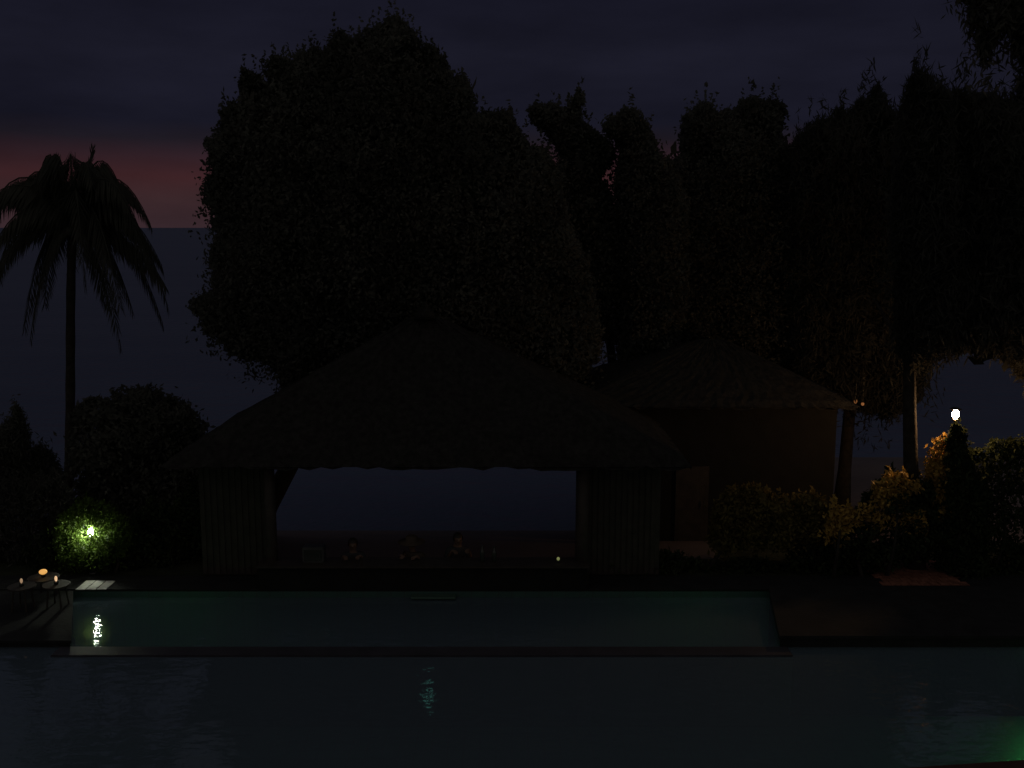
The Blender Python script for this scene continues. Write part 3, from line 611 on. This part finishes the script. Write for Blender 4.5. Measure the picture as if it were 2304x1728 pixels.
def skin(name, verts, edges, rad, m, parent, root=0, sub=2):
    me = bpy.data.meshes.new(name); me.from_pydata([Vector(v) for v in verts], edges, []); o = link(name, me, m, parent)
    md = o.modifiers.new('skin', 'SKIN'); md.use_smooth_shade = True
    for i, r_ in enumerate(rad):
        rr = r_ if isinstance(r_, tuple) else (r_, r_); me.skin_vertices[0].data[i].radius = rr
        me.skin_vertices[0].data[i].use_root = (i == root)
    s = o.modifiers.new('sub', 'SUBSURF'); s.levels = sub; s.render_levels = sub
    return o
def person(px, y, rz, label, lean=0, hat=False, shirt=M_cloth_a, sc=1.0, turn=0):
    """seated figure on a bar stool, forearms on the counter; origin on the pavilion floor"""
    P_ = PY(px, 1240, y); root = thing('person', (P_.x, y, FLZ), label, 'person', None, rz)
    sz = .36; sc = 1.2; root.scale = (sc,)*3; cz_ = FLZ+(cz-FLZ)/sc
    J = {'pel': (0, 0, sz+.1), 'wai': (lean*.25, -.03, sz+.24), 'che': (lean*.6, -.06, sz+.42), 'nb': (lean*.8, -.07, sz+.53), 'nt': (lean, -.08, sz+.59), 'hd': (lean*1.1, -.10, sz+.68), 'ht': (lean*1.15, -.10, sz+.78)}
    V = list(J.values()); Rr = [(.15, .11), (.13, .10), (.15, .105), (.07, .06), (.052, .052), (.078, .095), (.055, .07)]; E = [(i, i+1) for i in range(6)]
    armv = []
    for s in (-1, 1):
        i0 = len(V); sh = (lean*.65+s*.17, -.06, sz+.47); el = (s*.27+lean*.5, -.17, sz+.22); wr = (s*.16+lean*.4, -.40, cz_-FLZ+.05); pa = (s*.11+lean*.4, -.47, cz_-FLZ+.045)
        V += [sh, el, wr, pa]; Rr += [.055, .042, .028, (.04, .018)]; E += [(2, i0), (i0, i0+1), (i0+1, i0+2), (i0+2, i0+3)]
        for k, (fx, fy) in enumerate(((-.03, -.085), (-.011, -.098), (.009, -.093), (.028, -.078))):
            j = len(V); V += [(pa[0]+fx*.8, pa[1]+fy*.45, pa[2]), (pa[0]+fx, pa[1]+fy, pa[2]-.018)]; Rr += [.010, .008]; E += [(i0+3, j), (j, j+1)]
        j = len(V); V += [(pa[0]-s*.045, pa[1]-.02, pa[2])]; Rr += [.010]; E += [(i0+3, j)]
    for s in (-1, 1):
        i0 = len(V); V += [(s*.10, -.05, sz+.08), (s*.14, -.40, sz+.07), (s*.13, -.38, .10), (s*.13, -.50, .05)]; Rr += [.085, .06, .04, (.045, .03)]
        E += [(0, i0), (i0, i0+1), (i0+1, i0+2), (i0+2, i0+3)]
    # nose and ears
    h = V[5]
    for off, r_ in (((0, -.105, -.005), .013), ((-.082, 0, 0), .014), ((.082, 0, 0), .014)):
        V.append((h[0]+off[0], h[1]+off[1], h[2]+off[2])); Rr.append(r_); E.append((5, len(V)-1))
    body = skin('body', V, E, Rr, M_skin, root)
    sv = [J['pel'], J['wai'], J['che'], J['nb']]; se = [(0, 1), (1, 2), (2, 3)]; sr = [(.165, .125), (.145, .115), (.165, .12), (.075, .066)]
    for s in (-1, 1):
        i0 = len(sv); sv += [(lean*.65+s*.17, -.06, sz+.47), (s*.25+lean*.5, -.14, sz+.27)]; sr += [.07, .06]; se += [(2, i0), (i0, i0+1)]
    skin('shirt', sv, se, sr, shirt, root)
    tv = [(0, 0, sz+.12)]; te = []; tr = [(.165, .125)]
    for s in (-1, 1):
        i0 = len(tv); tv += [(s*.10, -.05, sz+.08), (s*.14, -.40, sz+.075), (s*.13, -.385, .22)]; tr += [.098, .073, .06]; te += [(0, i0), (i0, i0+1), (i0+1, i0+2)]
    skin('trousers', tv, te, tr, M_cloth_b, root)
    bm = bmesh.new(); ht = Vector(J['hd']); 
    bmesh.ops.create_uvsphere(bm, u_segments=18, v_segments=12, radius=.107, matrix=Matrix.Translation(ht+Vector((0, .018, .03)))@Matrix.Diagonal((.92, 1.08, 1.08, 1)))
    bmesh.ops.delete(bm, geom=[v for v in bm.verts if v.co.z < ht.z-.05 or (v.co.y < ht.y-.045 and v.co.z < ht.z+.055)], context='VERTS')
    obj('hair', bm, M_hair, root, True)
    for s in (-1, 1):
        bm = bmesh.new(); blob(bm, ht+Vector((s*.032, -.088, .012)), .010, .008, .008); obj('eye', bm, M_glassy, root, True)
    if hat:
        bm = bmesh.new(); lathe(bm, [(.26, 0), (.26, .012), (.12, .03), (.115, .10), (.08, .13)], ht+Vector((0, .01, .05)), 28); obj('hat', bm, M_cloth_b, root, True)
    st = thing('bar_stool', (P_.x, y+.03, FLZ), 'round stool under the '+label.split(' seated')[0].split(' leaning')[0].split(' in a')[0]+' at the bar'+(' in a hat' if hat else ''), 'stool', None, rz); st.scale = (sc,)*3
    bm = bmesh.new(); lathe(bm, [(.17, 0), (.18, .02), (.17, .045)], (0, 0, sz-.045), 22); obj('seat', bm, M_wood, st, True)
    for k in range(4):
        ca, sa = math.cos(k*math.pi/2+.78), math.sin(k*math.pi/2+.78)
        bm = bmesh.new(); tube(bm, [(ca*.19, sa*.19, 0), (ca*.12, sa*.12, sz-.045)], [.014, .014], 7); obj('leg', bm, M_metal, st)
    return root
person(795, 22.35, .1, 'dark figure with broad shoulders seated left of the middle of the bar', 0)
person(938, 22.35, -.2, 'dark figure in a wide-brimmed hat leaning at the middle of the bar', -.07, hat=True, shirt=M_cloth_b)
person(1026, 22.75, .25, 'slim dark figure seated just right of the hatted one', .02)

# ---- extra lights in the water (see helper above)
GREEN = (.10, 1.0, .18)
e = bpy.data.objects
pool_light((XL+1.0, d2+.06, -.5), (R(-90), 0, 0), 32, GREEN, 'round underwater light behind the pool step at its left end')
pool_light((XR-1.2, d2+.06, -.5), (R(-90), 0, 0), 22, GREEN, 'round underwater light behind the pool step at its right end')
pool_light((10.6, BF-.005, -.45), (R(90), 0, 0), 170, GREEN, 'round underwater light under the right terrace beyond the frame')
pool_light((8.6, PN+.005, -.45), (R(-90), 0, 0), 85, GREEN, 'round underwater light in the near pool wall at the right')
